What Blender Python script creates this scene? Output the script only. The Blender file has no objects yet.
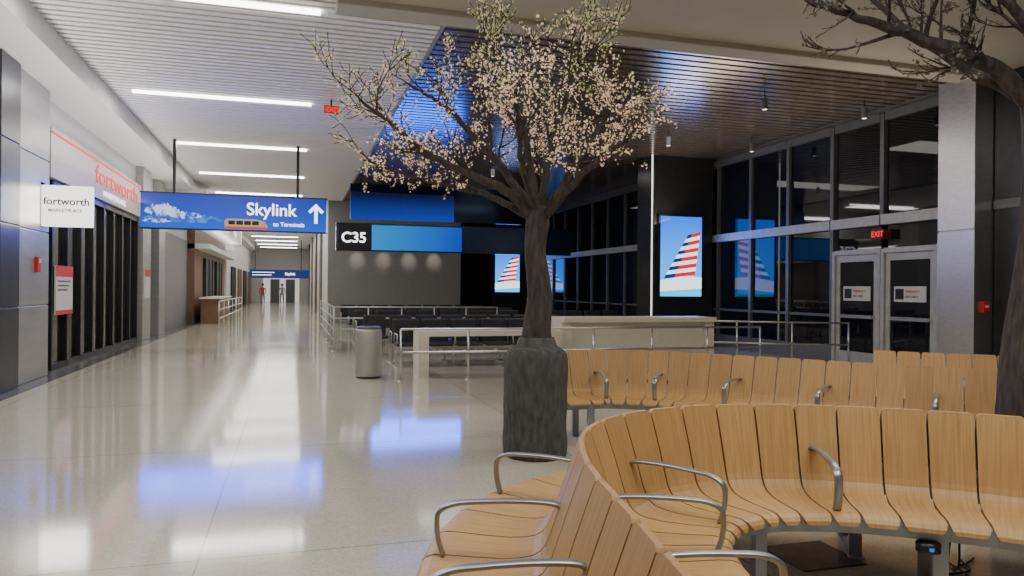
import bpy, math, random
from mathutils import Vector, Matrix
random.seed(7)
C = bpy.context.scene.collection
pi = math.pi

# ---------------------------------------------------------------- materials
def nodes(name):
    m = bpy.data.materials.new(name); m.use_nodes = True
    nt = m.node_tree
    return m, nt, nt.nodes['Principled BSDF']

def mat(name, col, rough=0.5, metal=0.0, emit=None, es=0.0, var=0.12, scale=6.0, bump=0.0, stretch=(1, 1, 1), spec=None):
    m, nt, b = nodes(name)
    tc = nt.nodes.new('ShaderNodeTexCoord'); mp = nt.nodes.new('ShaderNodeMapping')
    mp.inputs['Scale'].default_value = stretch
    nz = nt.nodes.new('ShaderNodeTexNoise'); nz.inputs['Scale'].default_value = scale; nz.inputs['Detail'].default_value = 5
    nt.links.new(tc.outputs['Object'], mp.inputs['Vector']); nt.links.new(mp.outputs[0], nz.inputs['Vector'])
    r = nt.nodes.new('ShaderNodeValToRGB')
    r.color_ramp.elements[0].position = .3; r.color_ramp.elements[1].position = .7
    r.color_ramp.elements[0].color = tuple(c * (1 - var) for c in col) + (1,)
    r.color_ramp.elements[1].color = tuple(min(1, c * (1 + var)) for c in col) + (1,)
    nt.links.new(nz.outputs['Fac'], r.inputs[0]); nt.links.new(r.outputs[0], b.inputs['Base Color'])
    b.inputs['Roughness'].default_value = rough; b.inputs['Metallic'].default_value = metal
    if spec is not None: b.inputs['IOR'].default_value = spec
    if emit:
        b.inputs['Emission Color'].default_value = tuple(emit) + (1,); b.inputs['Emission Strength'].default_value = es
    if bump:
        bp = nt.nodes.new('ShaderNodeBump'); bp.inputs['Strength'].default_value = bump; bp.inputs['Distance'].default_value = .03
        nt.links.new(nz.outputs['Fac'], bp.inputs['Height']); nt.links.new(bp.outputs[0], b.inputs['Normal'])
    return m

def mat_wood():
    m, nt, b = nodes('oak_laminate')
    uv = nt.nodes.new('ShaderNodeUVMap'); mp = nt.nodes.new('ShaderNodeMapping'); mp.inputs['Scale'].default_value = (34, 1.3, 1)
    nt.links.new(uv.outputs[0], mp.inputs[0])
    n1 = nt.nodes.new('ShaderNodeTexNoise'); n1.inputs['Scale'].default_value = 2.2; n1.inputs['Detail'].default_value = 4; n1.inputs['Distortion'].default_value = .3
    nt.links.new(mp.outputs[0], n1.inputs['Vector'])
    mp2 = nt.nodes.new('ShaderNodeMapping'); mp2.inputs['Scale'].default_value = (.7, .2, 1)
    nt.links.new(uv.outputs[0], mp2.inputs[0])
    n2 = nt.nodes.new('ShaderNodeTexNoise'); n2.inputs['Scale'].default_value = 1.0
    nt.links.new(mp2.outputs[0], n2.inputs['Vector'])
    r = nt.nodes.new('ShaderNodeValToRGB'); e = r.color_ramp.elements
    e[0].position = .25; e[0].color = (.46, .26, .095, 1); e[1].position = .75; e[1].color = (.65, .415, .175, 1)
    nt.links.new(n1.outputs['Fac'], r.inputs[0])
    mx = nt.nodes.new('ShaderNodeMix'); mx.data_type = 'RGBA'; mx.blend_type = 'MULTIPLY'; mx.inputs[0].default_value = 1
    r2 = nt.nodes.new('ShaderNodeValToRGB'); e2 = r2.color_ramp.elements
    e2[0].position = .35; e2[0].color = (.84, .81, .76, 1); e2[1].position = .65; e2[1].color = (1.0, 1.0, 1.0, 1)
    nt.links.new(n2.outputs['Fac'], r2.inputs[0])
    nt.links.new(r.outputs[0], mx.inputs[6]); nt.links.new(r2.outputs[0], mx.inputs[7]); nt.links.new(mx.outputs[2], b.inputs['Base Color'])
    b.inputs['Roughness'].default_value = .48
    return m

def mat_floor():
    m, nt, b = nodes('terrazzo')
    tc = nt.nodes.new('ShaderNodeTexCoord')
    v = nt.nodes.new('ShaderNodeTexVoronoi'); v.inputs['Scale'].default_value = 90
    nt.links.new(tc.outputs['Object'], v.inputs['Vector'])
    r = nt.nodes.new('ShaderNodeValToRGB'); e = r.color_ramp.elements
    e[0].position = 0; e[0].color = (.53, .485, .385, 1); e[1].position = 1; e[1].color = (.68, .63, .52, 1)
    sep = nt.nodes.new('ShaderNodeSeparateColor'); nt.links.new(v.outputs['Color'], sep.inputs[0]); nt.links.new(sep.outputs[0], r.inputs[0])
    br = nt.nodes.new('ShaderNodeTexBrick'); br.offset = 0; br.inputs['Scale'].default_value = 1
    br.inputs['Brick Width'].default_value = 3.0; br.inputs['Row Height'].default_value = 3.0; br.inputs['Mortar Size'].default_value = .006
    br.inputs['Color1'].default_value = (1, 1, 1, 1); br.inputs['Color2'].default_value = (.93, .93, .92, 1); br.inputs['Mortar'].default_value = (.55, .52, .48, 1)
    nt.links.new(tc.outputs['Object'], br.inputs['Vector'])
    mx = nt.nodes.new('ShaderNodeMix'); mx.data_type = 'RGBA'; mx.blend_type = 'MULTIPLY'; mx.inputs[0].default_value = 1
    nt.links.new(r.outputs[0], mx.inputs[6]); nt.links.new(br.outputs['Color'], mx.inputs[7]); nt.links.new(mx.outputs[2], b.inputs['Base Color'])
    n = nt.nodes.new('ShaderNodeTexNoise'); n.inputs['Scale'].default_value = .9; n.inputs['Detail'].default_value = 4
    nt.links.new(tc.outputs['Object'], n.inputs['Vector'])
    mr = nt.nodes.new('ShaderNodeMapRange'); mr.inputs[3].default_value = .05; mr.inputs[4].default_value = .14
    nt.links.new(n.outputs['Fac'], mr.inputs[0]); nt.links.new(mr.outputs[0], b.inputs['Roughness'])
    b.inputs['IOR'].default_value = 1.85
    return m

def mat_grad(name, c0, c1, z0, z1, es, axis=2):
    m, nt, b = nodes(name)
    g = nt.nodes.new('ShaderNodeNewGeometry'); s = nt.nodes.new('ShaderNodeSeparateXYZ'); nt.links.new(g.outputs['Position'], s.inputs[0])
    mr = nt.nodes.new('ShaderNodeMapRange'); mr.inputs[1].default_value = z0; mr.inputs[2].default_value = z1; nt.links.new(s.outputs[axis], mr.inputs[0])
    r = nt.nodes.new('ShaderNodeValToRGB'); r.color_ramp.elements[0].color = c0 + (1,); r.color_ramp.elements[1].color = c1 + (1,)
    nt.links.new(mr.outputs[0], r.inputs[0]); nt.links.new(r.outputs[0], b.inputs['Emission Color'])
    b.inputs['Emission Strength'].default_value = es; b.inputs['Base Color'].default_value = (.01, .01, .02, 1); b.inputs['Roughness'].default_value = .3
    return m

def emis(name, col, s):
    return mat(name, tuple(c * .3 for c in col), .5, 0, col, s, var=.02)

WOOD = mat_wood(); FLOOR = mat_floor()
STEEL = mat('brushed_steel', (.66, .65, .63), .3, .97, scale=9, stretch=(1, 1, 14), var=.14)
BINM = mat('satin_steel', (.48, .48, .46), .5, .7, scale=12, stretch=(1, 1, 20), var=.08)
ARMM = mat('armrest_metal', (.36, .37, .39), .35, .8, var=.05)
BENCHM = mat('bench_frame_metal', (.36, .37, .38), .4, .4)
GREYM = mat('grey_painted_metal', (.17, .175, .185), .4, .4)
LIGHTM = mat('silver_frame', (.50, .50, .49), .4, .3)
DARKM = mat('dark_metal', (.055, .056, .060), .3, .6)
BLACK = mat('black_plastic', (.012, .012, .014), .4)
GLASS = mat('night_glass', (.008, .009, .015), .02, 0, spec=1.55, var=.05)
SHOPGLASS = mat('dark_shop_glass', (.012, .012, .013), .08, 0, spec=1.35, var=.1)
WHITEC = mat('white_slat', (.88, .87, .84), .5, var=.03)
CGAP = mat('ceiling_plenum', (.18, .178, .17), .8)
DSLAT = mat('bronze_slat', (.42, .345, .27), .2, .72, var=.12, scale=3)
DPLEN = mat('dark_plenum', (.035, .030, .026), .3, .3)
BEIGE = mat('beige_plaster', (.46, .43, .36), .7, var=.04, scale=2)
GREYW = mat('grey_wall_panel', (.24, .235, .23), .6, var=.05)
PANEL = mat('metal_wall_panel', (.40, .395, .385), .34, .55, var=.08, scale=2, stretch=(1, 1, 6))
FASC = mat('pale_fascia', (.58, .48, .49), .4, .1, var=.04)
WPLAST = mat('white_panel', (.66, .655, .63), .5, var=.04)
SOFF = mat('grey_edge_trim', (.28, .27, .25), .5, var=.04)
DTILE = mat('dark_floor_tile', (.10, .10, .10), .25, var=.3, scale=9)
BROWN = mat('brown_wood_panel', (.18, .10, .06), .5, var=.3, scale=4, stretch=(1, 1, 8))
CREAM = mat('cream_solid_surface', (.74, .69, .57), .4, var=.03)
BARK = mat('bark', (.060, .049, .043), .85, bump=.9, scale=9, stretch=(3, 3, .7), var=.5)
BARK2 = mat('trunk_base_bark', (.075, .077, .070), .9, bump=.8, scale=16, stretch=(1.5, 1.5, .5), var=.4)
SEATF = mat('charcoal_vinyl', (.03, .032, .035), .45)
RED = mat('red_plastic', (.6, .02, .02), .4)
STRIP = emis('strip_diffuser', (1, .98, .94), 10)
WGLOW = emis('white_lightbox', (1, .98, .95), 2.2)
WTXT = emis('white_letters', (1, 1, 1), 2.6)
REDTXT = emis('red_letters', (1, .02, .02), 1.3)
REDDIM = mat('red_print', (.65, .03, .04), .5)
GREYTXT = mat('grey_letters', (.12, .12, .13), .5)
SIGNB = mat_grad('wayfinding_blue', (.0, .12, .95), (.0, .02, .42), 2.9, 3.95, .95)
BLUEL = emis('blue_led', (.01, .12, .8), 1.2)
CYANL = mat_grad('gate_screen_blue', (.0, .30, .80), (.0, .05, .55), 2.4, 5.4, .95, axis=0)
SKY = mat_grad('screen_sky', (.03, .50, 1.0), (.0, .12, .95), 1.5, 3.5, 1.9)
TAILR = emis('tail_red', (.85, .01, .03), 1.2)
TAILW = emis('tail_white', (.85, .88, .95), 1.9)
TAILB = emis('tail_blue', (.01, .04, .35), .8)
REFLB = mat_grad('reflected_blue', (.0, .05, .55), (0, .005, .05), 3.9, 4.8, .8)

def mat_blossom():
    m, nt, b = nodes('blossom_petal')
    tc = nt.nodes.new('ShaderNodeTexCoord'); n = nt.nodes.new('ShaderNodeTexNoise'); n.inputs['Scale'].default_value = 7
    nt.links.new(tc.outputs['Object'], n.inputs['Vector'])
    s = nt.nodes.new('ShaderNodeSeparateXYZ'); nt.links.new(tc.outputs['Object'], s.inputs[0])
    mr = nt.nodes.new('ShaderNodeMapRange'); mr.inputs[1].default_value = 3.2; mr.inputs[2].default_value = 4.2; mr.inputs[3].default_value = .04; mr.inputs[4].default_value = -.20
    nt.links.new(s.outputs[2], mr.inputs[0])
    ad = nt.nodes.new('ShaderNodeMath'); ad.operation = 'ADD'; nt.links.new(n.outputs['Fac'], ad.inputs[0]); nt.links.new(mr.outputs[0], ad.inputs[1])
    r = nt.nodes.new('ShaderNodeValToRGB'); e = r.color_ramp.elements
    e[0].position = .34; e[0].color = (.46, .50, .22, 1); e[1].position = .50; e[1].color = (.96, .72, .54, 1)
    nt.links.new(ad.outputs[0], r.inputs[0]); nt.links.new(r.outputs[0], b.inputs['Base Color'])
    nt.links.new(r.outputs[0], b.inputs['Emission Color']); b.inputs['Emission Strength'].default_value = .34  # petals glow faintly in place of warm light falling on them
    b.inputs['Roughness'].default_value = .6
    return m
BLOSSOM = mat_blossom()
BLOSSOM2 = mat('dry_blossom', (.22, .20, .15), .7, var=.4)

# ---------------------------------------------------------------- mesh building
class MB:
    def __init__(s): s.v = []; s.f = []; s.uv = None
    def box(s, x0, x1, y0, y1, z0, z1):
        n = len(s.v)
        s.v += [(x0,y0,z0),(x1,y0,z0),(x1,y1,z0),(x0,y1,z0),(x0,y0,z1),(x1,y0,z1),(x1,y1,z1),(x0,y1,z1)]
        s.f += [tuple(n+i for i in q) for q in [(0,3,2,1),(4,5,6,7),(0,1,5,4),(1,2,6,5),(2,3,7,6),(3,0,4,7)]]
        return s
    def tube(s, pts, rad, seg=8, cap=True):
        pts = [Vector(p) for p in pts]
        if not hasattr(rad, '__len__'): rad = [rad]*len(pts)
        up = None; base = len(s.v)
        for i, p in enumerate(pts):
            t = (pts[min(i+1, len(pts)-1)] - pts[max(i-1, 0)])
            if t.length < 1e-7: t = Vector((0,0,1))
            t.normalize()
            if up is None:
                up = Vector((1,0,0)) if abs(t.x) < .9 else Vector((0,1,0))
            a = (up - t*up.dot(t)); 
            if a.length < 1e-5: a = t.orthogonal()
            a.normalize(); up = a; b = t.cross(a)
            for k in range(seg):
                an = 2*pi*k/seg
                s.v.append(tuple(p + (a*math.cos(an) + b*math.sin(an))*rad[i]))
        for i in range(len(pts)-1):
            for k in range(seg):
                k2 = (k+1) % seg
                s.f.append((base+i*seg+k, base+i*seg+k2, base+(i+1)*seg+k2, base+(i+1)*seg+k))
        if cap:
            s.f.append(tuple(base+k for k in range(seg))[::-1])
            s.f.append(tuple(base+(len(pts)-1)*seg+k for k in range(seg)))
        return s
    def cyl(s, x, y, z0, z1, r0, r1=None, seg=24):
        return s.tube([(x,y,z0),(x,y,z1)], [r0, r0 if r1 is None else r1], seg)
    def lathe(s, x, y, prof, seg=40):
        n = len(s.v)
        for r, z in prof:
            for k in range(seg):
                a = 2*pi*k/seg; s.v.append((x+r*math.cos(a), y+r*math.sin(a), z))
        for i in range(len(prof)-1):
            for k in range(seg):
                k2 = (k+1) % seg
                s.f.append((n+i*seg+k, n+i*seg+k2, n+(i+1)*seg+k2, n+(i+1)*seg+k))
        s.f.append(tuple(n+k for k in range(seg))[::-1]); m = n+(len(prof)-1)*seg
        s.f.append(tuple(m+k for k in range(seg)))
        return s
    def polyxz(s, pts, y, d=.004):
        n = len(s.v); k = len(pts)
        s.v += [(p[0], y, p[1]) for p in pts] + [(p[0], y+d, p[1]) for p in pts]
        s.f.append(tuple(range(n, n+k))); s.f.append(tuple(range(n+k, n+2*k))[::-1])
        for i in range(k):
            j = (i+1) % k; s.f.append((n+i, n+k+i, n+k+j, n+j))
        return s
    def build(s, name, material, parent=None, smooth=False, bevel=0, **props):
        vs = [Vector(p) for p in s.v]
        if parent is not None: org = Vector(parent['org'])
        else:
            xs = [p.x for p in vs]; ys = [p.y for p in vs]
            org = Vector(((min(xs)+max(xs))/2, (min(ys)+max(ys))/2, min(p.z for p in vs)))
        me = bpy.data.meshes.new(name)
        me.from_pydata([tuple(p-org) for p in vs], [], s.f)
        if s.uv:
            ul = me.uv_layers.new(name='UVMap')
            for l in me.loops: ul.data[l.index].uv = s.uv[l.vertex_index]
        me.validate(); me.update()
        ob = bpy.data.objects.new(name, me); C.objects.link(ob)
        me.materials.append(material)
        if smooth:
            for p in me.polygons: p.use_smooth = True
        if bevel:
            b = ob.modifiers.new('bevel', 'BEVEL'); b.width = bevel; b.segments = 2; b.limit_method = 'ANGLE'
        if parent is not None: ob.parent = parent
        else: ob.location = org
        ob['org'] = tuple(org)
        for k, v in props.items(): ob[k] = v
        return ob

def thing(name, loc, label, category, group=None):
    e = bpy.data.objects.new(name, None); e.empty_display_size = .1; e.location = loc; C.objects.link(e)
    e['org'] = tuple(loc); e['label'] = label; e['category'] = category
    if group: e['group'] = group
    return e
def sthing(name, loc):
    e = bpy.data.objects.new(name, None); e.empty_display_size = .1; e.location = loc; C.objects.link(e)
    e['org'] = tuple(loc); e['kind'] = 'structure'
    return e

def text(body, size, pos, facing, material, parent, offset=0.0, align='LEFT', sx=1.0, name='lettering'):
    c = bpy.data.curves.new(name, 'FONT'); c.body = body; c.size = size; c.align_x = align; c.extrude = .003; c.offset = offset
    o = bpy.data.objects.new(name+'_tmp', c); C.objects.link(o)
    dg = bpy.context.evaluated_depsgraph_get(); dg.update()
    me = bpy.data.meshes.new_from_object(o.evaluated_get(dg)); bpy.data.objects.remove(o)
    org = Vector(parent['org'])
    for v in me.vertices:
        a, b, z = v.co.x*sx, v.co.y, v.co.z
        if facing == '-y': p = Vector((pos[0]+a, pos[1]-z, pos[2]+b))
        elif facing == '+x': p = Vector((pos[0]+z, pos[1]+a, pos[2]+b))
        else: p = Vector((pos[0]-z, pos[1]-a, pos[2]+b))
        v.co = p - org
    me.materials.clear(); me.materials.append(material)
    ob = bpy.data.objects.new(name, me); C.objects.link(ob); ob.parent = parent
    return ob

def catmull(P, n=12):
    out = []; P = [Vector(p) for p in P]
    Q = [P[0]*2-P[1]] + P + [P[-1]*2-P[-2]]
    for i in range(1, len(Q)-2):
        for k in range(n):
            t = k/n
            out.append(.5*((2*Q[i]) + (-Q[i-1]+Q[i+1])*t + (2*Q[i-1]-5*Q[i]+4*Q[i+1]-Q[i+2])*t*t + (-Q[i-1]+3*Q[i]-3*Q[i+1]+Q[i+2])*t**3))
    out.append(P[-1]); return out

S = dict(kind='structure')
# ---------------------------------------------------------------- room shell
LX = -4.2; RX = 11.3; CZ = 5.2; Y0 = 9.9
MB().box(-9, 14, -5, 80, -.1, 0).build('floor', FLOOR, **S)
MB().box(LX, LX+.5, -4.9, 76, 0, .006).build('trim_1', DTILE, **S)
# white slat ceiling
cw = MB()
y = 3.0
while y < 77:
    cw.box(-3.3, .5 if y < Y0-.3 else 1.95, y, y+.12, CZ, CZ+.05); y += .2
cw.build('ceiling', WHITEC, **S)
MB().box(-4.3, 1.95, -5, 78, CZ+.10, CZ+.14).build('ceiling', CGAP, **S)
MB().box(-4.3, -3.3, -5, 78, CZ-.35, CZ+.1).build('ceiling', WPLAST, **S)
cd = MB(); y = Y0+.15
while y < 52:
    cd.box(2.02, RX, y, y+.16, CZ, CZ+.07); y += .24
cd.build('ceiling', DSLAT, **S)
MB().box(1.95, RX+.3, Y0+.1, 52, CZ+.14, CZ+.2).build('ceiling', DPLEN, **S)
MB().box(.5, 14, -5, Y0-.3, CZ+.02, CZ+.2).build('ceiling', BEIGE, **S)
MB().box(.5, 14, Y0-.3, Y0+.1, CZ-.06, CZ+.2).build('trim_2', BEIGE, bevel=.02, **S)
MB().box(1.95, 2.0, Y0+.1, 52, CZ-.02, CZ+.16).build('trim_3', SOFF, **S)
MB().box(-9, 14, -5.2, -5, 0, 5.5).build('wall_back', BEIGE, **S)
# gate back wall + corridor side
MB().box(1.4, 7.1, 32, 32.3, 0, CZ).build('wall_gate', GREYW, **S)
MB().box(1.4, 1.7, 32.3, 76, 0, CZ).build('wall_corridor', WPLAST, **S)
MB().box(6.8, 7.1, 32.3, 51.5, 0, CZ).build('wall_side', GREYW, **S)
MB().box(6.8, RX+.3, 51.5, 51.8, 0, CZ).build('wall_far', GREYW, **S)
for i, yy in enumerate((38, 46, 56, 66)):
    MB().box(1.28, 1.4, yy, yy+1.2, 0, CZ).build('trim_%d' % (30+i), BROWN if i % 2 else GREYM, **S)
# corridor end
ew = MB(); ew.box(-9, 1.7, 76, 76.3, 3.2, CZ+.1).box(-9, -2.8, 76, 76.3, 0, 3.2).box(.6, 1.7, 76, 76.3, 0, 3.2)
ew.build('wall_end', WPLAST, **S)
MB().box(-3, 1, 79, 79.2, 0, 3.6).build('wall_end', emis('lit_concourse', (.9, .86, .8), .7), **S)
for k, xx in enumerate((-2.2, -.7)):
    MB().box(xx, xx+.9, 78.9, 79, 0, 2.3).build('door_%d' % (10+k), GREYM, **S)

# left facade ------------------------------------------------------------
MB().box(-9, LX-.2, -5, 76, 0, CZ+.1).build('wall_left', DARKM, **S)
MB().box(LX-.3, LX+.05, 5, 9.6, 0, 4.85).build('wall_left', PANEL, **S)
def pil(y0, y1, m, x1=LX+.12, z1=4.85, nm='trim_5'):
    a = MB(); n = 4; h = z1/n
    for i in range(n): a.box(LX-.3, x1, y0, y1, i*h+.01, (i+1)*h-.01)
    a.box(LX-.3, x1-.02, y0+.01, y1-.01, 0, z1)
    return a.build(nm, m, bevel=.006, **S)
pil(9.8, 10.8, PANEL, nm='trim_5'); pil(11.95, 12.72, DARKM, LX+.27, nm='trim_6'); pil(12.9, 14.35, PANEL, LX+.2, nm='trim_7')
MB().box(LX-.3, LX+.0, 9.6, 14.9, 4.3, 4.85).build('trim_8', PANEL, **S)
pil(22.6, 23.8, PANEL, LX+.2, nm='trim_9'); pil(25.2, 26.3, PANEL, LX+.2, nm='trim_10'); 
# storefront
sf = thing('storefront', (LX, 18.7, 0), 'dark glazed folding shopfront with black frames, closed', 'storefront')
a = MB()
n = 8; w = (22.5-15.0)/n
for i in range(n+1):
    yy = 15.0+i*w; a.box(LX-.06, LX+.08, yy-.035, yy+.035, 0, 3.4)
a.box(LX-.06, LX+.08, 15, 22.5, 0, .12).box(LX-.06, LX+.08, 15, 22.5, 3.3, 3.42)
a.build('frame', BLACK, sf)
for i in range(n):
    MB().box(LX-.02, LX, 15+i*w+.036, 15+(i+1)*w-.036, .12, 3.3).build('glass_panel', SHOPGLASS, sf)
fs = thing('shop_sign', (LX, 18.7, 3.42), 'pale shop fascia with glowing red lettering above dark shopfront', 'sign')
MB().box(LX-.1, LX+.15, 14.6, 22.5, 3.43, 4.3).build('fascia', FASC, fs)
MB().box(LX+.15, LX+.17, 14.6, 22.5, 4.2, 4.23).build('light_line', REDTXT, fs)
text('fortworth', .56, (LX+.16, 17.6, 3.75), '+x', REDTXT, fs, .001, sx=1.95)
text('MARKETPLACE', .17, (LX+.16, 18.3, 3.53), '+x', WTXT, fs, sx=2.0)
MB().box(LX-.3, LX, 14.4, 22.6, 4.31, 4.85).build('wall_left', WPLAST, **S)
# shops beyond
MB().box(LX-.3, LX, 23.8, 34, 3.4, 4.85).build('wall_left', WPLAST, **S)
MB().box(LX-.1, LX+.02, 26.4, 33, 0, 3.4).build('wall_left', GREYW, **S)
MB().box(LX-.1, LX+.3, 33, 47, 0, 4.4).build('wall_left', BROWN, **S)
MB().box(LX-.1, LX+.9, 33, 47, 3.1, 3.3).build('trim_11', WPLAST, **S)
MB().box(LX-.1, LX+1.3, 27.5, 46, 4.0, 4.85).build('trim_12', WPLAST, **S)
MB().box(LX-.1, LX+.4, 47, 76, 0, 4.85).build('wall_left', WPLAST, **S)
for i, (yy, m, xo) in enumerate([(36, BLACK, .31), (41, BLACK, .31), (50, BLACK, .41), (56, BROWN, .41), (62, BLACK, .41), (68, BROWN, .41)]):
    o = MB().box(LX+xo, LX+xo+.08, yy, yy+3, 0, 2.8).box(LX+xo+.08, LX+xo+.12, yy, yy+.1, 0, 2.8).box(LX+xo+.08, LX+xo+.12, yy+1.45, yy+1.55, 0, 2.8).box(LX+xo+.08, LX+xo+.12, yy+2.9, yy+3, 0, 2.8).build('storefront', m, None)
    o['label'] = 'closed dark shop opening along the concourse'; o['category'] = 'storefront'; o['group'] = 'distant shopfronts'
ct = thing('serving_counter', (-3.1, 35, 0), 'brown wooden serving counter with pale worktop', 'counter')
MB().box(-3.6, -2.9, 32.5, 38, 0, 1.02).build('body', BROWN, ct); MB().box(-3.65, -2.82, 32.4, 38.1, 1.02, 1.08).build('worktop', CREAM, ct)

def railing(x0, y0, x1, y1, h, label, n=5, rails=(1.0, .55), r=.022, m=STEEL, grp=None):
    e = thing('railing', ((x0+x1)/2, (y0+y1)/2, 0), label, 'railing', grp)
    for k in rails: MB().tube([(x0,y0,h*k),(x1,y1,h*k)], r, 10).build('rail', m, e, True)
    for i in range(n):
        t = i/(n-1); x = x0+(x1-x0)*t; yy = y0+(y1-y0)*t
        MB().cyl(x, yy, 0, h, r*.9, seg=10).cyl(x, yy, 0, .012, .06, seg=16).build('post', m, e, True)
    return e
railing(-2.5, 28, -2.5, 40, 1.0, 'steel queue railing beside the serving counter', 7, (1, .7, .4))
railing(.95, 18.2, 5.0, 18.2, 1.07, 'steel railing behind the gate seating', 6, (1, .75, .5, .25), .018, LIGHTM)
railing(.95, 18.4, .95, 27, 1.07, 'steel railing beside the gate seating', 7, (1, .75, .5, .25), .018, LIGHTM)
railing(1.72, 12.25, 8.6, 12.25, .86, 'stainless handrail on slim posts before cream counters', 7, (1, .55), .02)
railing(8.0, 14.1, 10.95, 12.6, .9, 'stainless handrail by the windows', 4, (1, .5), .02)

# posters / alarm / blade sign --------------------------------------------
ps = thing('poster', (LX+.12, 15.6, 1.0), 'white notice poster with red heading on shopfront', 'poster')
MB().box(LX+.08, LX+.11, 15.1, 16.15, 1.0, 1.9).build('sheet', WPLAST, ps)
MB().box(LX+.111, LX+.115, 15.1, 16.15, 1.70, 1.9).build('red_heading', REDDIM, ps)
MB().box(LX+.111, LX+.115, 15.1, 16.15, 1.0, 1.08).build('red_footer', REDDIM, ps)
for i in range(3): MB().box(LX+.111, LX+.114, 15.2, 16.0-.1*i, 1.60-.08*i, 1.63-.08*i).build('printed_line', GREYTXT, ps)
ps = thing('poster', (LX+.22, 23.2, 1.2), 'white notice poster on metal pilaster', 'poster')
MB().box(LX+.2, LX+.22, 22.8, 23.6, 1.2, 2.0).build('sheet', WPLAST, ps); MB().box(LX+.221, LX+.224, 22.8, 23.6, 1.8, 2.0).build('red_heading', REDDIM, ps)
fa = thing('fire_alarm', (LX+.2, 13.7, 1.75), 'small red fire alarm strobe on metal pilaster', 'fire alarm')
MB().box(LX+.19, LX+.25, 13.62, 13.78, 1.75, 2.0).build('housing', RED, fa, bevel=.008); MB().box(LX+.25, LX+.265, 13.66, 13.74, 1.9, 1.97).build('strobe', WPLAST, fa)
bs = thing('blade_sign', (-3.75, 14, 2.5), 'square white lightbox sign with dark lettering bracketed to pilaster', 'sign')
MB().box(-4.02, -3.25, 13.93, 14.07, 2.52, 3.2).build('lightbox', WGLOW, bs, bevel=.01)
MB().box(-4.02, -4.0, 13.9, 14.1, 2.5, 3.25).build('bracket', STEEL, bs)
text('fortworth', .17, (-3.97, 13.925, 2.88), '-y', GREYTXT, bs, .003)
text('MARKETPLACE', .075, (-3.9, 13.925, 2.76), '-y', GREYTXT, bs, .001)

# hanging wayfinding signs ------------------------------------------------
hs = thing('hanging_sign', (-1.4, 20, 3.0), 'long blue illuminated wayfinding sign on two ceiling poles', 'sign')
MB().box(-3.6, .82, 19.95, 20.1, 2.98, 3.84).build('panel', SIGNB, hs, bevel=.01)
MB().box(-3.63, .85, 19.97, 20.12, 2.95, 2.98).build('lower_frame', BLACK, hs); MB().box(-3.63, .85, 19.97, 20.12, 3.84, 3.87).build('upper_frame', BLACK, hs)
for xx in (-2.85, .1): MB().box(xx-.035, xx+.035, 20, 20.07, 3.87, CZ).build('pole', BLACK, hs)
text('Skylink', .44, (-1.15, 19.94, 3.37), '-y', WTXT, hs, .005, sx=.99)
text('to Terminals', .15, (-.50, 19.935, 3.10), '-y', WTXT, hs, .001)
ar = MB(); ar.polyxz([(.52,3.2),(.60,3.2),(.60,3.56),(.70,3.46),(.755,3.51),(.56,3.71),(.365,3.51),(.42,3.46),(.52,3.56)], 19.935)
ar.build('arrow', WTXT, hs)
def cloudm(name, col, s, lo, hi):
    m, nt, b = nodes(name)
    tc = nt.nodes.new('ShaderNodeTexCoord'); n = nt.nodes.new('ShaderNodeTexNoise'); n.inputs['Scale'].default_value = 7; n.inputs['Detail'].default_value = 6
    nt.links.new(tc.outputs['Object'], n.inputs['Vector'])
    r = nt.nodes.new('ShaderNodeValToRGB'); r.color_ramp.elements[0].position = lo; r.color_ramp.elements[1].position = hi
    r.color_ramp.elements[0].color = (0, .09, .75, 1); r.color_ramp.elements[1].color = col + (1,)
    nt.links.new(n.outputs['Fac'], r.inputs[0]); nt.links.new(r.outputs[0], b.inputs['Emission Color']); b.inputs['Emission Strength'].default_value = s
    b.inputs['Base Color'].default_value = (0, 0, .02, 1); return m
CLOUD = cloudm('cloud_white', (.75, .86, 1.0), 1.1, .38, .55); CLOUD2 = cloudm('cloud_haze', (.10, .32, .95), .9, .35, .65)
def cloud(sd, x0, x1, zc, h, M_, yy):
    Rr = random.Random(sd); N = 34; top = []; bot = []
    for i in range(N+1):
        t = i/N; env = math.sin(pi*t)**.6
        top.append((x0+(x1-x0)*t, zc+h*env*(.5+.5*Rr.random()))); bot.append((x0+(x1-x0)*t, zc-h*.55*env*(.4+.6*Rr.random())))
    MB().polyxz(bot+top[::-1], yy).build('cloud_picture', M_, hs)
cloud(1, -3.58, -1.7, 3.2, .2, CLOUD2, 19.945); cloud(2, -3.52, -2.7, 3.38, .24, CLOUD, 19.941); cloud(3, -2.95, -2.2, 3.28, .14, CLOUD, 19.942); cloud(4, -3.56, -2.9, 3.14, .09, CLOUD, 19.9405)
MB().polyxz([(-1.65,3.0),(-.66,3.0),(-.62,3.08),(-.70,3.20),(-.92,3.26),(-1.6,3.26),(-1.68,3.2)], 19.942).build('train_picture', emis('train_body', (.75,.45,.28), .7), hs)
MB().polyxz([(-1.66,3.0),(-.65,3.0),(-.63,3.06),(-1.66,3.06)], 19.938).build('train_stripe', emis('train_orange', (.8,.10,.02), .8), hs)
for k in range(4): MB().polyxz([(-1.58+k*.19,3.11),(-1.42+k*.19,3.11),(-1.42+k*.19,3.21),(-1.58+k*.19,3.21)], 19.938).build('train_window', BLACK, hs)
h2 = thing('hanging_sign', (-1.0, 60, 2.1), 'distant dark blue wayfinding sign hanging on poles', 'sign')
MB().box(-3.2, 1.2, 60, 60.15, 2.2, 2.85).build('panel', emis('deep_blue', (.005, .025, .25), .5), h2)
for xx in (-2.8, .6): MB().box(xx-.03, xx+.03, 60.05, 60.1, 2.85, 5.2).build('pole', BLACK, h2)
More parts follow.
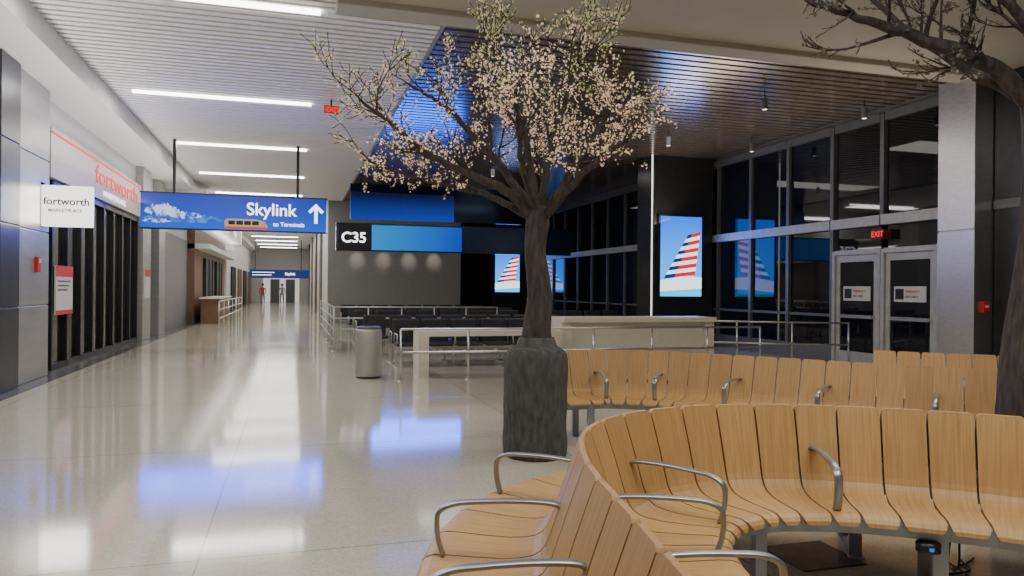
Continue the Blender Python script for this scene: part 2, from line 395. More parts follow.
text('Skylink', .27, (-.6, 59.99, 2.45), '-y', WTXT, h2, .005)
MB().box(-3.0, -1.4, 59.99, 60, 2.62, 2.66).build('printed_line', WTXT, h2); MB().box(-3.0, -1.6, 59.99, 60, 2.42, 2.46).build('printed_line', WTXT, h2)

# gate sign ----------------------------------------------------------------
gs = thing('gate_sign', (3.35, 24, 2.7), 'black and blue gate number screen reading C35', 'sign')
MB().box(1.35, 2.4, 23.95, 24.2, 2.76, 3.55).build('number_panel', BLACK, gs)
MB().box(2.4, 5.35, 23.95, 24.2, 2.76, 3.55).build('screen', CYANL, gs)
text('C35', .46, (1.45, 23.94, 2.98), '-y', WTXT, gs, .008)
MB().box(1.3, 9.3, 24.2, 24.5, 2.72, 3.62).build('trim_13', mat('blue_black_fascia', (.02, .04, .09), .2, .5), **S)
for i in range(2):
    o = MB().box(1.9+i*1.85, 3.745+i*1.85, 26.4, 26.5, 3.95, 4.9).build('painted_reflection', REFLB, None)  # glowing panels stand in for blue screen light reflected at the gate ceiling
    o['label'] = 'deep blue glowing panel painted as a ceiling reflection above the gate'; o['category'] = 'screen'; o['group'] = 'painted blue reflection panels'
MB().box(1.9, 9.2, 26.5, 26.6, 3.95, CZ).build('trim_14', mat('blue_gloss_soffit', (.015, .03, .08), .15, .6), **S)

# window wall ----------------------------------------------------------------
sp = 1.5; wi = 0
def win(i, y0, y1, low=True):
    e = sthing('window_%d' % i, (RX, (y0+y1)/2, 0))
    a = MB()
    a.box(RX-.09, RX+.1, y0-.05, y0+.05, 0 if low else 2.9, 5.1)
    a.box(RX-.1, RX+.1, y0+.05, y1-.05, 4.95, 5.12)
    if low: a.box(RX-.08, RX+.1, y0+.05, y1-.05, 0, .35).box(RX-.06, RX+.1, y0+.05, y1-.05, 1.0, 1.06)
    a.build('frame', GREYM, e)
    MB().box(RX-.15, RX+.1, y0, y1, 2.88, 3.08).build('transom', LIGHTM, e)
    MB().box(RX-.02, RX, y0+.05, y1-.05, 3.08, 4.95).build('pane', GLASS, e)
    if low: MB().box(RX-.02, RX, y0+.05, y1-.05, .35, 2.88).build('pane', GLASS, e)
win(1, 10.6, 11.98, False); win(2, 12.02, 13.4, False)
for k in range(25): win(3+k, 13.44+k*sp, 13.44+(k+1)*sp)
MB().box(RX+.1, RX+.3, -5, 52, 0, CZ+.2).build('wall_right', BLACK, **S)
MB().box(RX-.05, RX+.1, 10.4, 51.5, 5.12, CZ+.05).build('trim_15', GREYM, **S)
MB().box(RX-.02, RX+.1, -5, 9.6, 0, CZ).build('wall_right', DARKM, **S)
MB().box(RX-.05, RX+.05, 4, 9.6, 2.95, 3.1).build('trim_16', GREYM, **S)
# steel column
col = MB()
for z0, z1 in ((0, 2.6), (2.615, 5.2)): col.box(10.87, RX+.08, 9.62, 10.36, z0, z1)
col.box(10.88, RX+.07, 9.63, 10.35, 0, CZ)
col.build('trim_17', STEEL, bevel=.01, **S)
# emergency doors
for di, (y0, y1) in enumerate([(10.72, 11.92), (12.1, 13.3)]):
    e = sthing('door_%d' % (di+1), (RX, (y0+y1)/2, 0))
    a = MB(); a.box(RX-.12, RX+.06, y0-.08, y0, 0, 2.4).box(RX-.12, RX+.06, y1, y1+.08, 0, 2.4).box(RX-.12, RX+.06, y0, y1, 2.32, 2.42)
    a.build('frame', LIGHTM, e)
    b = MB(); b.box(RX-.08, RX-.02, y0+.01, y0+.12, .02, 2.31).box(RX-.08, RX-.02, y1-.12, y1-.01, .02, 2.31).box(RX-.08, RX-.02, y0+.12, y1-.12, 2.17, 2.31).box(RX-.08, RX-.02, y0+.12, y1-.12, .02, .3)
    b.build('leaf', LIGHTM, e)
    MB().box(RX-.055, RX-.04, y0+.12, y1-.12, .3, 2.17).build('pane', GLASS, e)
    MB().box(RX-.16, RX-.1, y0+.1, y1-.1, 1.0, 1.07).build('push_bar', STEEL, e)
    MB().box(RX-.075, RX-.056, y0+.22, y1-.22, 1.36, 1.66).build('notice', WPLAST, e)
    MB().box(RX-.08, RX-.075, y1-.46, y1-.26, 1.41, 1.61).build('notice_symbol', BLACK, e)
    text('EMERGENCY', .06, (RX-.077, y1-.5, 1.54), '-x', REDDIM, e); text('EXIT ONLY', .06, (RX-.077, y1-.5, 1.44), '-x', GREYTXT, e)
    MB().box(RX-.01, RX, y0, y1, 2.42, 2.88).build('transom_pane', GLASS, e)
ex = thing('exit_sign', (RX-.2, 12.0, 2.58), 'red illuminated EXIT sign above the emergency doors', 'exit sign')
MB().box(RX-.22, RX-.02, 11.84, 12.16, 2.6, 2.79).build('housing', mat('exit_face', (.03, .01, .01), .4, 0, (.6, .01, .01), .04), ex)
text('EXIT', .155, (RX-.225, 12.14, 2.64), '-x', REDTXT, ex, .003)
ex = thing('exit_sign', (.65, 14.8, 4.85), 'small red illuminated EXIT sign under slatted ceiling', 'exit sign')
MB().box(.55, .83, 14.8, 14.83, 4.93, 5.08).build('housing', mat('red_acrylic', (.3, .01, .01), .2, 0, (.8, .02, .02), .4), ex); MB().box(.67, .70, 14.805, 14.825, 5.08, CZ).build('stem', BLACK, ex)
text('EXIT', .13, (.575, 14.795, 4.96), '-y', REDTXT, ex, .004)
fp = thing('fire_alarm', (10.95, 9.6, 1.25), 'red and white fire alarm box on steel column', 'fire alarm')
MB().box(11.02, 11.14, 9.56, 9.63, 1.22, 1.4).build('housing', RED, fp, bevel=.01); MB().box(11.04, 11.12, 9.55, 9.56, 1.3, 1.34).build('pull_handle', WPLAST, fp)

# ceiling lights and added fill lamps ---------------------------------------------------------------
def area(x, y, z, sx, sy, e, col=(1, .965, .90), rot=(0, 0, 0), nm='ceiling_or_fill_lamp', spread=None):
    L = bpy.data.lights.new('lamp', 'AREA'); L.shape = 'RECTANGLE'; L.size = sx; L.size_y = sy; L.energy = e; L.color = col
    if spread: L.spread = spread
    lo = bpy.data.objects.new(nm, L); lo.location = (x, y, z); lo.rotation_euler = rot; C.objects.link(lo); return lo
FACE = (math.radians(-90), 0, 0)
# screen columns -------------------------------------------------------------
def screen_col(yf, first=True):
    MB().box(9.35, RX-.16, yf+.08, yf+1.1, 0, CZ).build('trim_18', DARKM, **S)
    s = thing('display_screen', (10.1, yf, 1.3), 'tall glowing blue portrait screen showing an aircraft tail', 'screen', 'portrait aircraft screens')
    x0, x1, z0, z1 = 9.5, 10.75, 1.38, 3.55
    MB().box(x0-.05, x1+.05, yf, yf+.08, z0-.05, z1+.05).build('bezel', BLACK, s)
    MB().box(x0, x1, yf-.012, yf, z0, z1).build('panel', SKY, s)
    W = x1-x0; H = z1-z0
    def P(u, v): return (x0+u*W, z0+v*H)
    N = 11
    for k in range(N):
        a0, a1 = k/N, (k+1)/N
        def L(t): return .08+.58*t
        def R(t): return .84+.13*t
        def zz(t, s_): return .22+.55*t + (.05 if s_ else 0)
        m0 = [L(a0)+(R(a0)-L(a0))*.33, L(a1)+(R(a1)-L(a1))*.33]
        pl = [P(L(a0), zz(a0,0)), P(m0[0], zz(a0,0)+.017), P(m0[1], zz(a1,0)+.017), P(L(a1), zz(a1,0))]
        pr = [P(m0[0], zz(a0,0)+.017), P(R(a0), zz(a0,1)), P(R(a1), zz(a1,1)), P(m0[1], zz(a1,0)+.017)]
        MB().polyxz(pl, yf-.016).build('tail_stripe', TAILB if k % 2 == 0 else TAILW, s)
        MB().polyxz(pr, yf-.016).build('tail_stripe', TAILR if k % 2 == 0 else TAILW, s)
    MB().polyxz([P(0,.06),P(1,.10),P(1,.24),P(.6,.26),P(0,.2)], yf-.015).build('fuselage_picture', TAILW, s)
    area(10.1, yf-.04, 2.5, 1.2, 2.1, 22, (.02, .18, 1), FACE, 'screen_lamp')
    if first:
        l = MB().box(9.26, 9.29, yf+.05, yf+.08, .0, 5.2).build('light_tube', emis('column_light', (1,.97,.9), 1.6), None)
        l['label'] = 'slim vertical white light tube on column edge'; l['category'] = 'light'
screen_col(18.0); screen_col(35.0, False)
area(-1.4, 19.9, 3.4, 4.3, .8, 36, (.02, .10, 1), FACE, 'sign_lamp', 1.9)
area(3.9, 23.9, 3.15, 2.9, .75, 24, (.01, .12, 1), FACE, 'sign_lamp', 1.3)
area(-3.63, 13.9, 2.86, .7, .6, 9, (1, .98, .95), FACE, 'sign_lamp')
K = .95
y = 10.1; i = 0
while y < 76:
    o = MB().box(-2.9, .32, y-.04, y+.04, CZ-.05, CZ).build('strip_light', STRIP, None)
    o['label'] = 'linear white strip light set across the slatted ceiling'; o['category'] = 'ceiling light'; o['group'] = 'linear ceiling lights'
    if i < 8: area(-1.3, y, CZ-.1, 3.2, .8, 112*K)
    y += 5.15; i += 1
area(2.5, 1.5, 5.1, 4, 1.4, 185*K); area(-1.3, 4, 5.1, 3.2, 1, 110*K); area(6.5, 6, 5.1, 5, 1.4, 155*K)  # unseen overhead lamps added to light the benches and near floor
area(6, 14.5, 5.1, 5, 1.2, 55*K); area(6, 21, 5.1, 5, 1.2, 40*K); area(6, 29, 5.1, 5, 1, 25*K); area(-1.3, 60, 5, 3, 20, 380*K)
area(-3.6, 14, 3.6, .3, 22, 200*K, (1, .98, .95), rot=(0, math.radians(200), 0)); area(-3.4, 40, 3.6, .3, 26, 150*K, (1, .98, .95), rot=(0, math.radians(200), 0))  # unseen upward lamps added in mid-air to brighten the white slatted ceiling
area(9.6, 14, 3.4, .5, 9, 85*K, (1, .88, .72), rot=(0, math.radians(160), 0))  # unseen warm uplight added to lift the dark gate slats
# pendant spots
for xx in (5.6, 8.2, 10.4):
    for yy in (11.6, 15.2, 21):
        p = thing('ceiling_spotlight', (xx, yy, 4.8), 'small cylindrical spotlight hanging below dark slats', 'ceiling light', 'cylinder spotlights')
        MB().cyl(xx, yy, 4.85, 5.05, .055).build('can', GREYM, p, False); MB().cyl(xx, yy, 5.05, CZ, .012, seg=8).build('stem', BLACK, p)
        MB().cyl(xx, yy, 4.845, 4.851, .04).build('lens', WGLOW, p)
# wall washers on gate wall
for xx in (2.6, 3.7, 4.8, 5.9):
    L = bpy.data.lights.new('spot', 'SPOT'); L.energy = 26; L.spot_size = .8; L.spot_blend = 1; L.color = (1, .9, .75); L.shadow_soft_size = .04
    lo = bpy.data.objects.new('wall_washer', L); lo.location = (xx, 31.1, 3.2); lo.rotation_euler = (math.radians(62), 0, 0); C.objects.link(lo)

# trash can ---------------------------------------------------------------------
tb = thing('trash_can', (1.26, 12.9, 0), 'round brushed steel trash can with black base ring', 'trash can')
MB().lathe(1.26, 12.9, [(.215,.03),(.225,.05),(.225,.8),(.21,.84)]).build('body', BINM, tb, True)
MB().lathe(1.26, 12.9, [(.20,0),(.205,.035)]).build('base', BLACK, tb)
MB().lathe(1.26, 12.9, [(.212,.84),(.212,.87),(.17,.885),(.12,.885),(.12,.86)]).build('lid', GREYM, tb)

# cream counters -------------------------------------------------------------------
c1 = thing('charging_counter', (3.5, 12.9, 0), 'low cream counter table with slab ends', 'counter')
MB().box(2.1, 4.75, 12.75, 13.35, .70, .80).build('worktop', CREAM, c1, bevel=.008)
MB().box(2.1, 2.28, 12.75, 13.35, 0, .70).build('leg', CREAM, c1); MB().box(4.55, 4.75, 12.75, 13.35, 0, .70).build('leg', CREAM, c1)
c2 = thing('charging_counter', (6.4, 12.9, 0), 'tall cream counter with open front shelf', 'counter')
MB().box(4.8, 8.0, 12.8, 13.6, .93, 1.02).build('worktop', CREAM, c2, bevel=.008)
MB().box(5.0, 7.8, 13.0, 13.1, .0, .93).build('front_panel', CREAM, c2)
for xx in (4.8, 7.8): MB().box(xx, xx+.2, 12.9, 13.6, 0, .93).build('leg', CREAM, c2)

# gate tandem seating ----------------------------------------------------------------
def tandem(x, yy, n, d, first):
    e = thing('tandem_seat', (x+n*.3, yy, 0), 'row of joined charcoal gate seats on steel beam', 'seating', 'gate seating rows')
    for k in range(n):
        cx = x+k*.6+.3
        MB().box(cx-.26, cx+.26, yy-.24, yy+.24, .40, .47).build('seat', SEATF, e, bevel=.025)
        a = MB(); yb = yy+.24*d
        a.box(cx-.26, cx+.26, min(yb, yb+.07*d), max(yb, yb+.07*d), .45, .92); a.build('backrest', SEATF, e, bevel=.03)
    MB().box(x, x+n*.6, yy-.03, yy+.03, .34, .40).build('beam', STEEL, e)
    for k in range(0, n+1, 2):
        cx = min(max(x+k*.6, x+.05), x+n*.6-.05)
        MB().box(cx-.02, cx+.02, yy-.25, yy+.25, 0, .03).box(cx-.02, cx+.02, yy-.02, yy+.02, .03, .34).build('leg', STEEL, e)
        MB().tube([(cx, yy+.2*d, .45), (cx, yy+.2*d, .64), (cx, yy-.18*d, .64), (cx, yy-.22*d, .45)], .014, 8).build('armrest', LIGHTM, e, True)
tandem(1.9, 14.6, 6, 1, True); tandem(1.9, 15.4, 6, -1, False); tandem(6.0, 15.6, 5, 1, 0)
tandem(1.5, 16.9, 8, 1, 0); tandem(1.6, 20.5, 8, 1, 0); tandem(1.6, 21.3, 8, -1, 0); tandem(7.2, 20.5, 4, 1, 0); tandem(1.6, 23.2, 9, 1, 0); tandem(1.6, 27, 9, 1, 0)

# ------------------------------------------------------------------ curved benches
def bench(path, side, arms, legs, label, pw=.225):
    P = catmull([Vector((p[0], p[1])) for p in path], 24)
    cum = [0]
    for i in range(1, len(P)): cum.append(cum[-1]+(P[i]-P[i-1]).length)
    tot = cum[-1]
    def at(s_):
        s_ = min(max(s_, 0), tot-1e-6)
        for i in range(1, len(cum)):
            if cum[i] >= s_:
                t = (s_-cum[i-1])/(cum[i]-cum[i-1]); p = P[i-1].lerp(P[i], t)
                a = P[max(i-3, 0)]; b = P[min(i+2, len(P)-1)]; T = (b-a).normalized()
                return p, Vector((-T.y, T.x))*side
    mid = at(tot/2)[0]
    e = thing('curved_bench', (mid.x, mid.y, 0), label, 'bench')
    back = [(.010, .898), (.012, .894), (.015, .885), (.022, .866), (.045, .80), (.08, .70), (.112, .60), (.134, .535)]
    gb = {0: .028, 1: .017, 2: .008}
    seat = [(.134, .535), (.148, .503), (.168, .477), (.20, .458), (.245, .448), (.32, .443), (.44, .447), (.56, .455), (.61, .454), (.64, .444), (.656, .428), (.661, .410)]
    gsd = {9: .008, 10: .014, 11: .026}
    th = .018
    n = int(tot/pw)
    for nm, prof, gaps in (('backrest', back, gb), ('seat', seat, gsd)):
        m = MB(); m.uv = []
        for k in range(n):
            s0 = k*tot/n; s1 = (k+1)*tot/n
            pa, na = at(s0); pb, nb = at(s1); off = random.Random(k*17+int(mid.x*100)).random()*37
            base = len(m.v); L = 0
            for j, (s_, z) in enumerate(prof):
                if j: L += math.hypot(prof[j][0]-prof[j-1][0], prof[j][1]-prof[j-1][1])
                j0 = max(j-1, 0); j1 = min(j+1, len(prof)-1)
                dx = prof[j1][0]-prof[j0][0]; dz = prof[j1][1]-prof[j0][1]; l = math.hypot(dx, dz)
                nx, nz = dz/l, -dx/l
                if abs(z-.535) < 1e-6: nx, nz = -.93, -.36
                for lay in (0, 1):
                    ss = s_+nx*th*lay; z2 = z+nz*th*lay
                    A = pa+na*ss; B = pb+nb*ss; dirv = (B-A).normalized(); g = gaps.get(j, .0055)
                    w_ = (B-A).length
                    A2 = A+dirv*g; B2 = B-dirv*g; M_ = (A2+B2)/2
                    for q, (pt, uu) in enumerate(((A2, 0), (M_, .5), (B2, 1))):
                        m.v.append((pt.x, pt.y, z2)); m.uv.append((off+uu*w_, L+off*.3+(0 if nm == 'backrest' else .38)))
            R_ = 6
            for j in range(len(prof)-1):
                a = base+j*R_; b = a+R_
                for q in (0, 1):
                    m.f.append((a+q, a+q+1, b+q+1, b+q)); m.f.append((a+3+q+1, a+3+q, b+3+q, b+3+q+1))
                m.f.append((a, b, b+3, a+3)); m.f.append((a+2, a+5, b+5, b+2))
            a = base; m.f += [(a, a+3, a+4, a+1), (a+1, a+4, a+5, a+2)]
            a = base+(len(prof)-1)*R_; m.f += [(a, a+1, a+4, a+3), (a+1, a+2, a+5, a+4)]
        ob = m.build(nm, WOOD, e)
    def sweep(nm, s0, s1, z0, z1, M_):
        m = MB(); N = max(8, int(tot/.08))
        for i in range(N+1):
            p, nn = at(tot*i/N)
            for (s_, z) in ((s0, z0), (s1, z0), (s1, z1), (s0, z1)):
                q = p+nn*s_; m.v.append((q.x, q.y, z))
        for i in range(N):
            a = i*4; b = a+4
            for k in range(4):
                k2 = (k+1) % 4; m.f.append((a+k, a+k2, b+k2, b+k))
        m.f.append((0, 1, 2, 3)); m.f.append((N*4+3, N*4+2, N*4+1, N*4))
        m.build(nm, M_, e)
    sweep('front_rail', .57, .605, .36, .432, BENCHM); sweep('rear_rail', .20, .235, .36, .43, BENCHM); sweep('back_rail', .055, .08, .56, .60, BENCHM)
    for s_ in legs:
        p, nn = at(s_); T = Vector((-nn.y, nn.x))
        m = MB()
        def slab(a0, a1, z0, z1, hw=.035):
            b = len(m.v)
            for z in (z0, z1):
                for (aa, tt) in ((a0, -hw), (a1, -hw), (a1, hw), (a0, hw)):
                    q = p+nn*aa+T*tt; m.v.append((q.x, q.y, z))
            m.f.extend([tuple(b+i for i in q) for q in [(0,3,2,1),(4,5,6,7),(0,1,5,4),(1,2,6,5),(2,3,7,6),(3,0,4,7)]])
        slab(.53, .575, .0, .42); slab(.19, .56, .37, .41, .02); slab(.13, .17, 0, .42); slab(.08, .62, 0, .012, .045)
        m.build('leg', BENCHM, e, bevel=.004)
        m = MB(); q0 = p+nn*.17; q1 = p+nn*.07; m.tube([(q0.x, q0.y, .40), (q1.x, q1.y, .62)], .014, 8); m.build('back_strut', BENCHM, e)
    for s_ in arms:
        p, nn = at(s_); T = Vector((-nn.y, nn.x))
        pts2 = [(.07, .63), (.09, .665), (.14, .68), (.27, .685), (.42, .68), (.52, .67), (.58, .64), (.592, .59), (.585, .52), (.565, .46)]
        cr = catmull([Vector((a, b)) for a, b in pts2], 4)
        m = MB(); seg = 10
        for i, q in enumerate(cr):
            t = (cr[min(i+1, len(cr)-1)]-cr[max(i-1, 0)]).normalized(); nn2 = Vector((-t.y, t.x))
            for k in range(seg):
                an = 2*pi*k/seg; lat = math.cos(an)*.022; o2 = q+nn2*math.sin(an)*.011
                w = p+nn*o2.x+T*lat; m.v.append((w.x, w.y, o2.y))
        for i in range(len(cr)-1):
            for k in range(seg):
                k2 = (k+1) % seg; m.f.append((i*seg+k, i*seg+k2, (i+1)*seg+k2, (i+1)*seg+k))
        m.f.append(tuple(range(seg))[::-1]); m.f.append(tuple((len(cr)-1)*seg+k for k in range(seg)))
        m.build('armrest', ARMM, e, True)
    return e, at, tot

front = [(4.25, 1.95), (4.02, 2.5), (3.70, 2.97), (3.27, 3.34), (2.78, 3.62), (2.23, 3.73), (1.70, 3.58), (1.31, 3.20), (1.08, 2.62), (.96, 2.0), (.86, 1.45), (.80, 1.0)]
P_ = catmull([Vector(p) for p in front], 24)
def s_near(x, y, P=P_):
    c = 0; best = (9, 0)
    for i in range(1, len(P)):
        c += (P[i]-P[i-1]).length; d = (P[i]-Vector((x, y))).length
        if d < best[0]: best = (d, c)
    return best[1]
SN = s_near
bench(front, 1, [SN(4.0, 2.5), SN(2.84, 3.6), SN(1.62, 3.52), SN(1.17, 2.9), SN(1.0, 2.2), SN(.86, 1.45)], [SN(4.15, 2.2), SN(3.35, 3.28), SN(2.2, 3.73), SN(1.2, 3.1), SN(.95, 1.85), SN(.82, 1.2)],
      'concave curved oak slat bench with grey metal armrests')
bench(front, -1, [SN(4.0, 2.5), SN(2.6, 3.7), SN(1.47, 3.39), SN(1.12, 2.8), SN(.99, 2.18), SN(.85, 1.4)], [SN(4.1, 2.3), SN(3.1, 3.45), SN(2.0, 3.7), SN(1.35, 3.25), SN(1.0, 2.35), SN(.84, 1.35)],
      'convex curved oak slat bench backing onto the inner ring')
midp = [(2.60, 7.42), (3.22, 7.38), (3.88, 7.0), (4.42, 6.4), (4.97, 5.72), (5.47, 5.12), (6.02, 4.65), (6.7, 4.35)]
PM = catmull([Vector(p) for p in midp], 24); MN = lambda x, y: s_near(x, y, PM)
bench(midp, -1, [MN(3.1, 7.4), MN(3.8, 7.1), MN(4.35, 6.5), MN(4.9, 5.85), MN(5.45, 5.2), MN(6.1, 4.6)], [MN(2.86, 7.4), MN(3.8, 7.1), MN(4.65, 6.1), MN(5.45, 5.2), MN(6.4, 4.5)],
      'sweeping oak slat bench beside the artificial tree', pw=.22)
thp = [(6.25, 6.8), (6.6, 6.4), (7.1, 6.0), (7.7, 5.7), (8.4, 5.55)]
PT = catmull([Vector(p) for p in thp], 24)
bench(thp, -1, [.8, 2.0], [.1, 1.3, 2.3], 'short curved oak slat bench near the windows')
# outlet + floor box
ob_ = thing('power_outlet', (2.93, 2.83, .33), 'black power outlet pod mounted below bench seat', 'outlet')
MB().lathe(2.93, 2.83, [(.03,.30),(.055,.31),(.055,.350),(.03,.36)], 20).build('housing', BLACK, ob_, True)
MB().lathe(2.905, 2.785, [(.010,.325),(.012,.34)], 12).build('socket', BLUEL, ob_)
fb = MB().box(2.72, 3.14, 3.45, 3.85, 0, .008).build('floor_box', DTILE, None, bevel=.003); fb['label'] = 'dark square floor power box set in terrazzo'; fb['category'] = 'floor box'
cbm = MB()
for k in range(3):
    pts = catmull([Vector((3.15+.05*k, 2.95, .36)), Vector((3.2+.08*k, 3.05, .12)), Vector((3.3+.12*k, 3.15+.05*k, .015)), Vector((3.5+.1*k, 3.1+.1*k, .012)), Vector((3.6+.1*k, 3.35, .012))], 8)
    cbm.tube(pts, .006, 6)
cb = cbm.build('power_cable', BLACK, None, True); cb['label'] = 'thin black power cables hanging from bench to floor'; cb['category'] = 'cable'

# ------------------------------------------------------------------ trees
RV = Vector((.959, -.284, 0)); DV = Vector((.284, .959, 0))
def tree(x, y, base_r, base_h, trunk, limbs, label, bl_mat, keep, seed, nsub=9, bsize=.026):
    R = random.Random(seed)
    e = thing('artificial_tree', (x, y, 0), label, 'tree')
    O = Vector((x, y, 0))
    def W(p): return O+RV*p[0]+DV*p[1]+Vector((0, 0, p[2]))
    m = MB(); seg = 72; H = base_h
    prof = [(base_r*.97, 0)] + [(base_r*(1.0+.012*math.sin(i*1.3)), .04+i*(H-.16)/12) for i in range(13)] + [(base_r*.985, H-.07), (base_r*.95, H-.03), (base_r*.88, H), (base_r*.78, H+.02), (trunk[0][3]*1.15, H+.045), (trunk[0][3]*.98, H+.12)]
    for j, (r, z) in enumerate(prof):
        for k in range(seg):
            a = 2*pi*k/seg; rr = r*(1+.022*math.sin(3*a+z*1.2)+.014*math.sin(11*a+z*5)+.008*math.sin(23*a-z*9)+.003*R.uniform(-1, 1))
            m.v.append((x+rr*math.cos(a), y+rr*math.sin(a), z))
    for j in range(len(prof)-1):
        for k in range(seg):
            k2 = (k+1) % seg; m.f.append((j*seg+k, j*seg+k2, (j+1)*seg+k2, (j+1)*seg+k))
    m.f.append(tuple(range(seg))[::-1]); m.f.append(tuple((len(prof)-1)*seg+k for k in range(seg)))
    m.build('trunk_base', BARK2, e, True)
    m = MB(); tp = [W(t[:3]) for t in trunk]; ct = catmull(tp, 8)
    rads = []
    for i in range(len(ct)):
        t = i/8; a = min(int(t), len(trunk)-2); f = t-a; rads.append(trunk[a][3]*(1-f)+trunk[a+1][3]*f)
    b0 = len(m.v); m.tube(ct, rads, 20)
    for i in range(b0, len(m.v)):
        k = (i-b0) % 20; p = Vector(m.v[i]); c = ct[(i-b0)//20]; f = 1+.07*math.sin(5*2*pi*k/20+p.z*2)+.03*math.sin(9*2*pi*k/20-p.z*5); m.v[i] = tuple(c+(p-c)*f)
    m.build('trunk', BARK, e, True)
    br = MB(); tw = []
    def rnd(): return Vector((R.uniform(-1, 1), R.uniform(-1, 1), R.uniform(-1, 1)))
    def grow(p, d, ln, r, lev):
        n = 5; pts = [p]; dd = d.normalized()
        for i in range(n):
            dd = (dd+rnd()*.22+Vector((0, 0, .03))).normalized(); pts.append(pts[-1]+dd*ln/n)
        br.tube(pts, [max(.0032, r*(1-.75*i/n)) for i in range(n+1)], 5 if lev < 2 else 4, cap=False)
        if lev >= 1:
            for i in range(1 if lev == 1 else 0, n):
                if R.random() < keep: tw.append(pts[i].lerp(pts[i+1], R.random()))
                if R.random() < keep*.6: tw.append(pts[i].lerp(pts[i+1], R.random()))
        if lev < 2:
            for i in range(1, n+1):
                for _ in range(2 if lev == 0 else 1):
                    if R.random() < .62:
                        grow(pts[i], dd+rnd()*.9, ln*R.uniform(.4, .62), r*.55, lev+1)
    for lb in limbs:
        r0 = lb[0]; cp = catmull([W(q) for q in lb[1]], 6)
        cp = [c+rnd()*.012 for c in cp]; n = len(cp)
        br.tube(cp, [r0*(1-.78*i/(n-1)) for i in range(n)], 8, cap=False)
        for k in range(nsub):
            t = .30+.70*k/(nsub-1); i = min(int(t*(n-1)), n-2)
            d = (cp[i+1]-cp[i]).normalized()
            sd = rnd(); sd.z = abs(sd.z)*.6+.08 if R.random() < .8 else sd.z*.35
            grow(cp[i], d*.9+sd*.85, R.uniform(.36, .60)*(1.05-.2*t), max(.009, r0*(1-.8*t)*.5), 0)
    br.build('branches', BARK, e, True)
    bl = MB()
    for p in tw:
        c = p+rnd()*.022; nrm = (rnd()+Vector((0, -.15, .1))).normalized(); a = nrm.orthogonal().normalized(); b = nrm.cross(a)
        sz = bsize*R.uniform(.6, 1.3); n0 = len(bl.v); bl.v.append(tuple(c-nrm*sz*.2))
        for k in range(10):
            an = 2*pi*k/10; rr = sz if k % 2 == 0 else sz*.5
            bl.v.append(tuple(c+a*math.cos(an)*rr+b*math.sin(an)*rr+nrm*(sz*.2 if k % 2 == 0 else 0)))
        for k in range(10): bl.f.append((n0, n0+1+k, n0+1+(k+1) % 10))
    o = bl.build('blossoms', bl_mat, e, False); o['kind'] = 'stuff'
    return e
limbs1 = [
 (.052, [(-.03,0,2.2),(-.3,-.1,2.46),(-.72,-.2,2.62),(-1.05,-.3,2.78),(-1.3,-.35,3.0),(-1.6,-.4,3.2)]),
 (.040, [(-.03,0,2.2),(-.45,.3,2.45),(-.9,.5,2.58),(-1.3,.6,2.70),(-1.75,.7,2.85)]),
 (.045, [(-.02,0,2.25),(-.3,.1,2.65),(-.6,.15,3.0),(-.9,.2,3.3),(-1.25,.2,3.5)]),
 (.040, [(0,0,2.25),(-.08,.1,2.8),(-.2,-.1,3.25),(-.35,0,3.65),(-.5,0,3.85)]),
 (.043, [(.02,0,2.25),(.1,-.1,2.75),(.22,-.2,3.2),(.32,-.2,3.55),(.38,-.2,3.8)]),
 (.043, [(.03,0,2.22),(.25,.1,2.55),(.45,.2,2.9),(.62,.3,3.15),(.8,.3,3.35)]),
 (.045, [(.03,0,2.2),(.28,-.2,2.46),(.5,-.35,2.68),(.7,-.4,2.83),(.84,-.5,2.95)]),
 (.036, [(0,.03,2.25),(.1,.5,2.65),(.2,.85,3.0),(.3,1.1,3.3)]),
 (.036, [(0,-.03,2.25),(-.15,-.45,2.65),(-.2,-.8,3.0),(-.2,-1.05,3.2)]),
]
trunk1 = [(0,0,1.0,.165),(0,0,1.15,.135),(.02,0,1.5,.11),(-.02,0,1.9,.095),(0,0,2.15,.11),(0,0,2.32,.09)]
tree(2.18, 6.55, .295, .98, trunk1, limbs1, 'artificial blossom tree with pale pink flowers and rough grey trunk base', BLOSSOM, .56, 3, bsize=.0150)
limbs2 = [
 (.070, [(-.06,0,2.85),(-.3,0,3.06),(-.8,-.05,3.24),(-1.2,-.1,3.34),(-1.65,-.15,3.46)]),
 (.045, [(-.06,0,2.85),(-.4,.3,3.2),(-.75,.5,3.6),(-1.05,.6,3.95)]),
 (.055, [(.03,0,2.8),(.3,.1,3.1),(.7,.1,3.5),(1.1,.1,3.8)]),
 (.045, [(0,0,2.85),(-.3,-.3,3.25),(-.65,-.4,3.5),(-.95,-.4,3.65)]),
]
trunk2 = [(0,0,.5,.23),(-.02,0,.9,.205),(.0,0,1.4,.165),(.04,0,2.0,.135),(.02,0,2.6,.115),(-.05,0,3.0,.085)]
tree(4.82, 3.78, .25, .42, trunk2, limbs2, 'dark artificial tree with bare spreading branches', BLOSSOM2, .5, 11, nsub=8, bsize=.014)

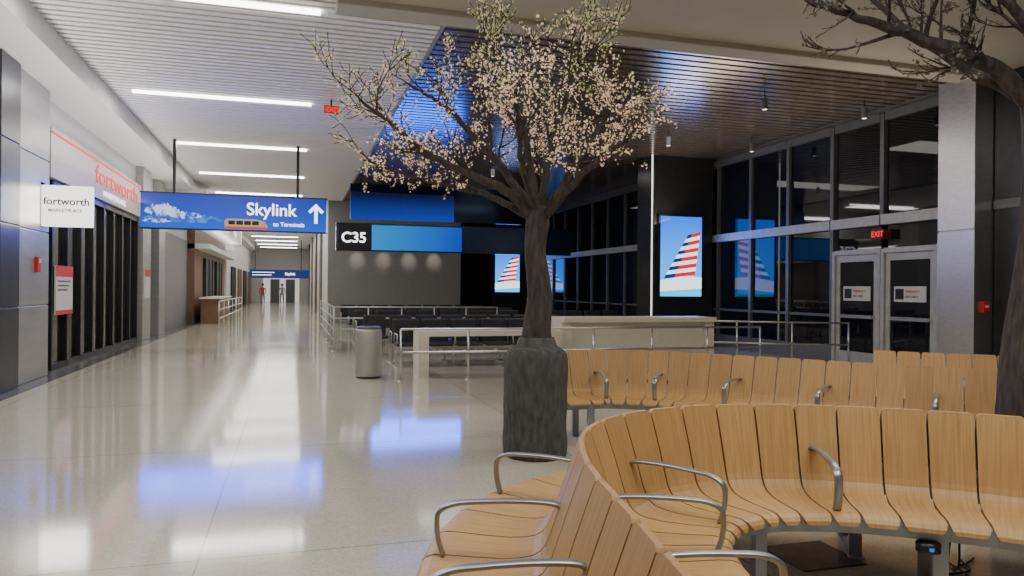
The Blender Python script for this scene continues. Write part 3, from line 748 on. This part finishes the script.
# ------------------------------------------------------------------ distant people
def person(x, y, shirt, pants, label, walk=.2):
    e = thing('person', (x, y, 0), label, 'person')
    V = [(0,0,.95),(0,0,1.15),(0,0,1.38),(0,0,1.48),(0,.0,1.6),(0,0,1.72),
         (-.1,0,.9),(-.12,-walk,.5),(-.12,-walk*.9,.08),(-.12,-walk*.9-.13,.04),
         (.1,0,.9),(.12,walk*.7,.5),(.12,walk*1.6,.1),(.12,walk*1.6-.12,.05),
         (-.19,0,1.4),(-.25,.06,1.12),(-.24,-.04,.86),(.19,0,1.4),(.25,-.06,1.12),(.24,-.12,.87)]
    E = [(0,1),(1,2),(2,3),(3,4),(4,5),(0,6),(6,7),(7,8),(8,9),(0,10),(10,11),(11,12),(12,13),(2,14),(14,15),(15,16),(2,17),(17,18),(18,19)]
    Rr = [.15,.13,.15,.055,.085,.075,.095,.07,.05,.04,.095,.07,.05,.04,.06,.045,.035,.06,.045,.035]
    me = bpy.data.meshes.new('body'); me.from_pydata(V, E, []); ob = bpy.data.objects.new('body', me); C.objects.link(ob)
    sk = ob.modifiers.new('skin', 'SKIN')
    for i, d in enumerate(me.skin_vertices[0].data): d.radius = (Rr[i], Rr[i]*.8); d.use_root = (i == 0)
    ss = ob.modifiers.new('sub', 'SUBSURF'); ss.levels = 1
    dg = bpy.context.evaluated_depsgraph_get(); dg.update()
    m2 = bpy.data.meshes.new_from_object(ob.evaluated_get(dg)); bpy.data.objects.remove(ob)
    for mm in (shirt, pants, mat('skin', (.5, .3, .2), .6)): m2.materials.append(mm)
    for p in m2.polygons:
        z = p.center.z; p.material_index = 1 if z < .93 and abs(p.center.x) < .22 else (2 if z > 1.47 or (z < .95 and abs(p.center.x) > .2) else 0); p.use_smooth = True
    o = bpy.data.objects.new('body', m2); C.objects.link(o); o.parent = e
    h = MB(); h.lathe(x, y+.02, [(.05,1.62),(.1,1.66),(.1,1.74),(.05,1.81)], 14).build('hair', BLACK, e, True)
person(-2.45, 66, mat('maroon_cloth', (.3, .04, .05), .8), mat('grey_cloth', (.12, .12, .14), .8), 'person in red top walking along the concourse')
person(-.9, 67, mat('tan_cloth', (.25, .2, .17), .8), mat('navy_cloth', (.08, .09, .13), .8), 'person in tan top walking along the concourse')

# ------------------------------------------------------------------ world, camera
w = bpy.data.worlds.new('night'); bpy.context.scene.world = w; w.use_nodes = True
w.node_tree.nodes['Background'].inputs[0].default_value = (.01, .012, .02, 1)
cam = bpy.data.cameras.new('camera'); cam.sensor_width = 36; cam.lens = 26.0; cam.clip_end = 200
co = bpy.data.objects.new('camera', cam); C.objects.link(co)
co.matrix_world = Matrix.Translation((0, 0, 1.55)) @ Matrix.Rotation(math.radians(-16.5), 4, 'Z') @ Matrix.Rotation(math.radians(90.05), 4, 'X') @ Matrix.Rotation(math.radians(.5), 4, 'Z')
bpy.context.scene.camera = co
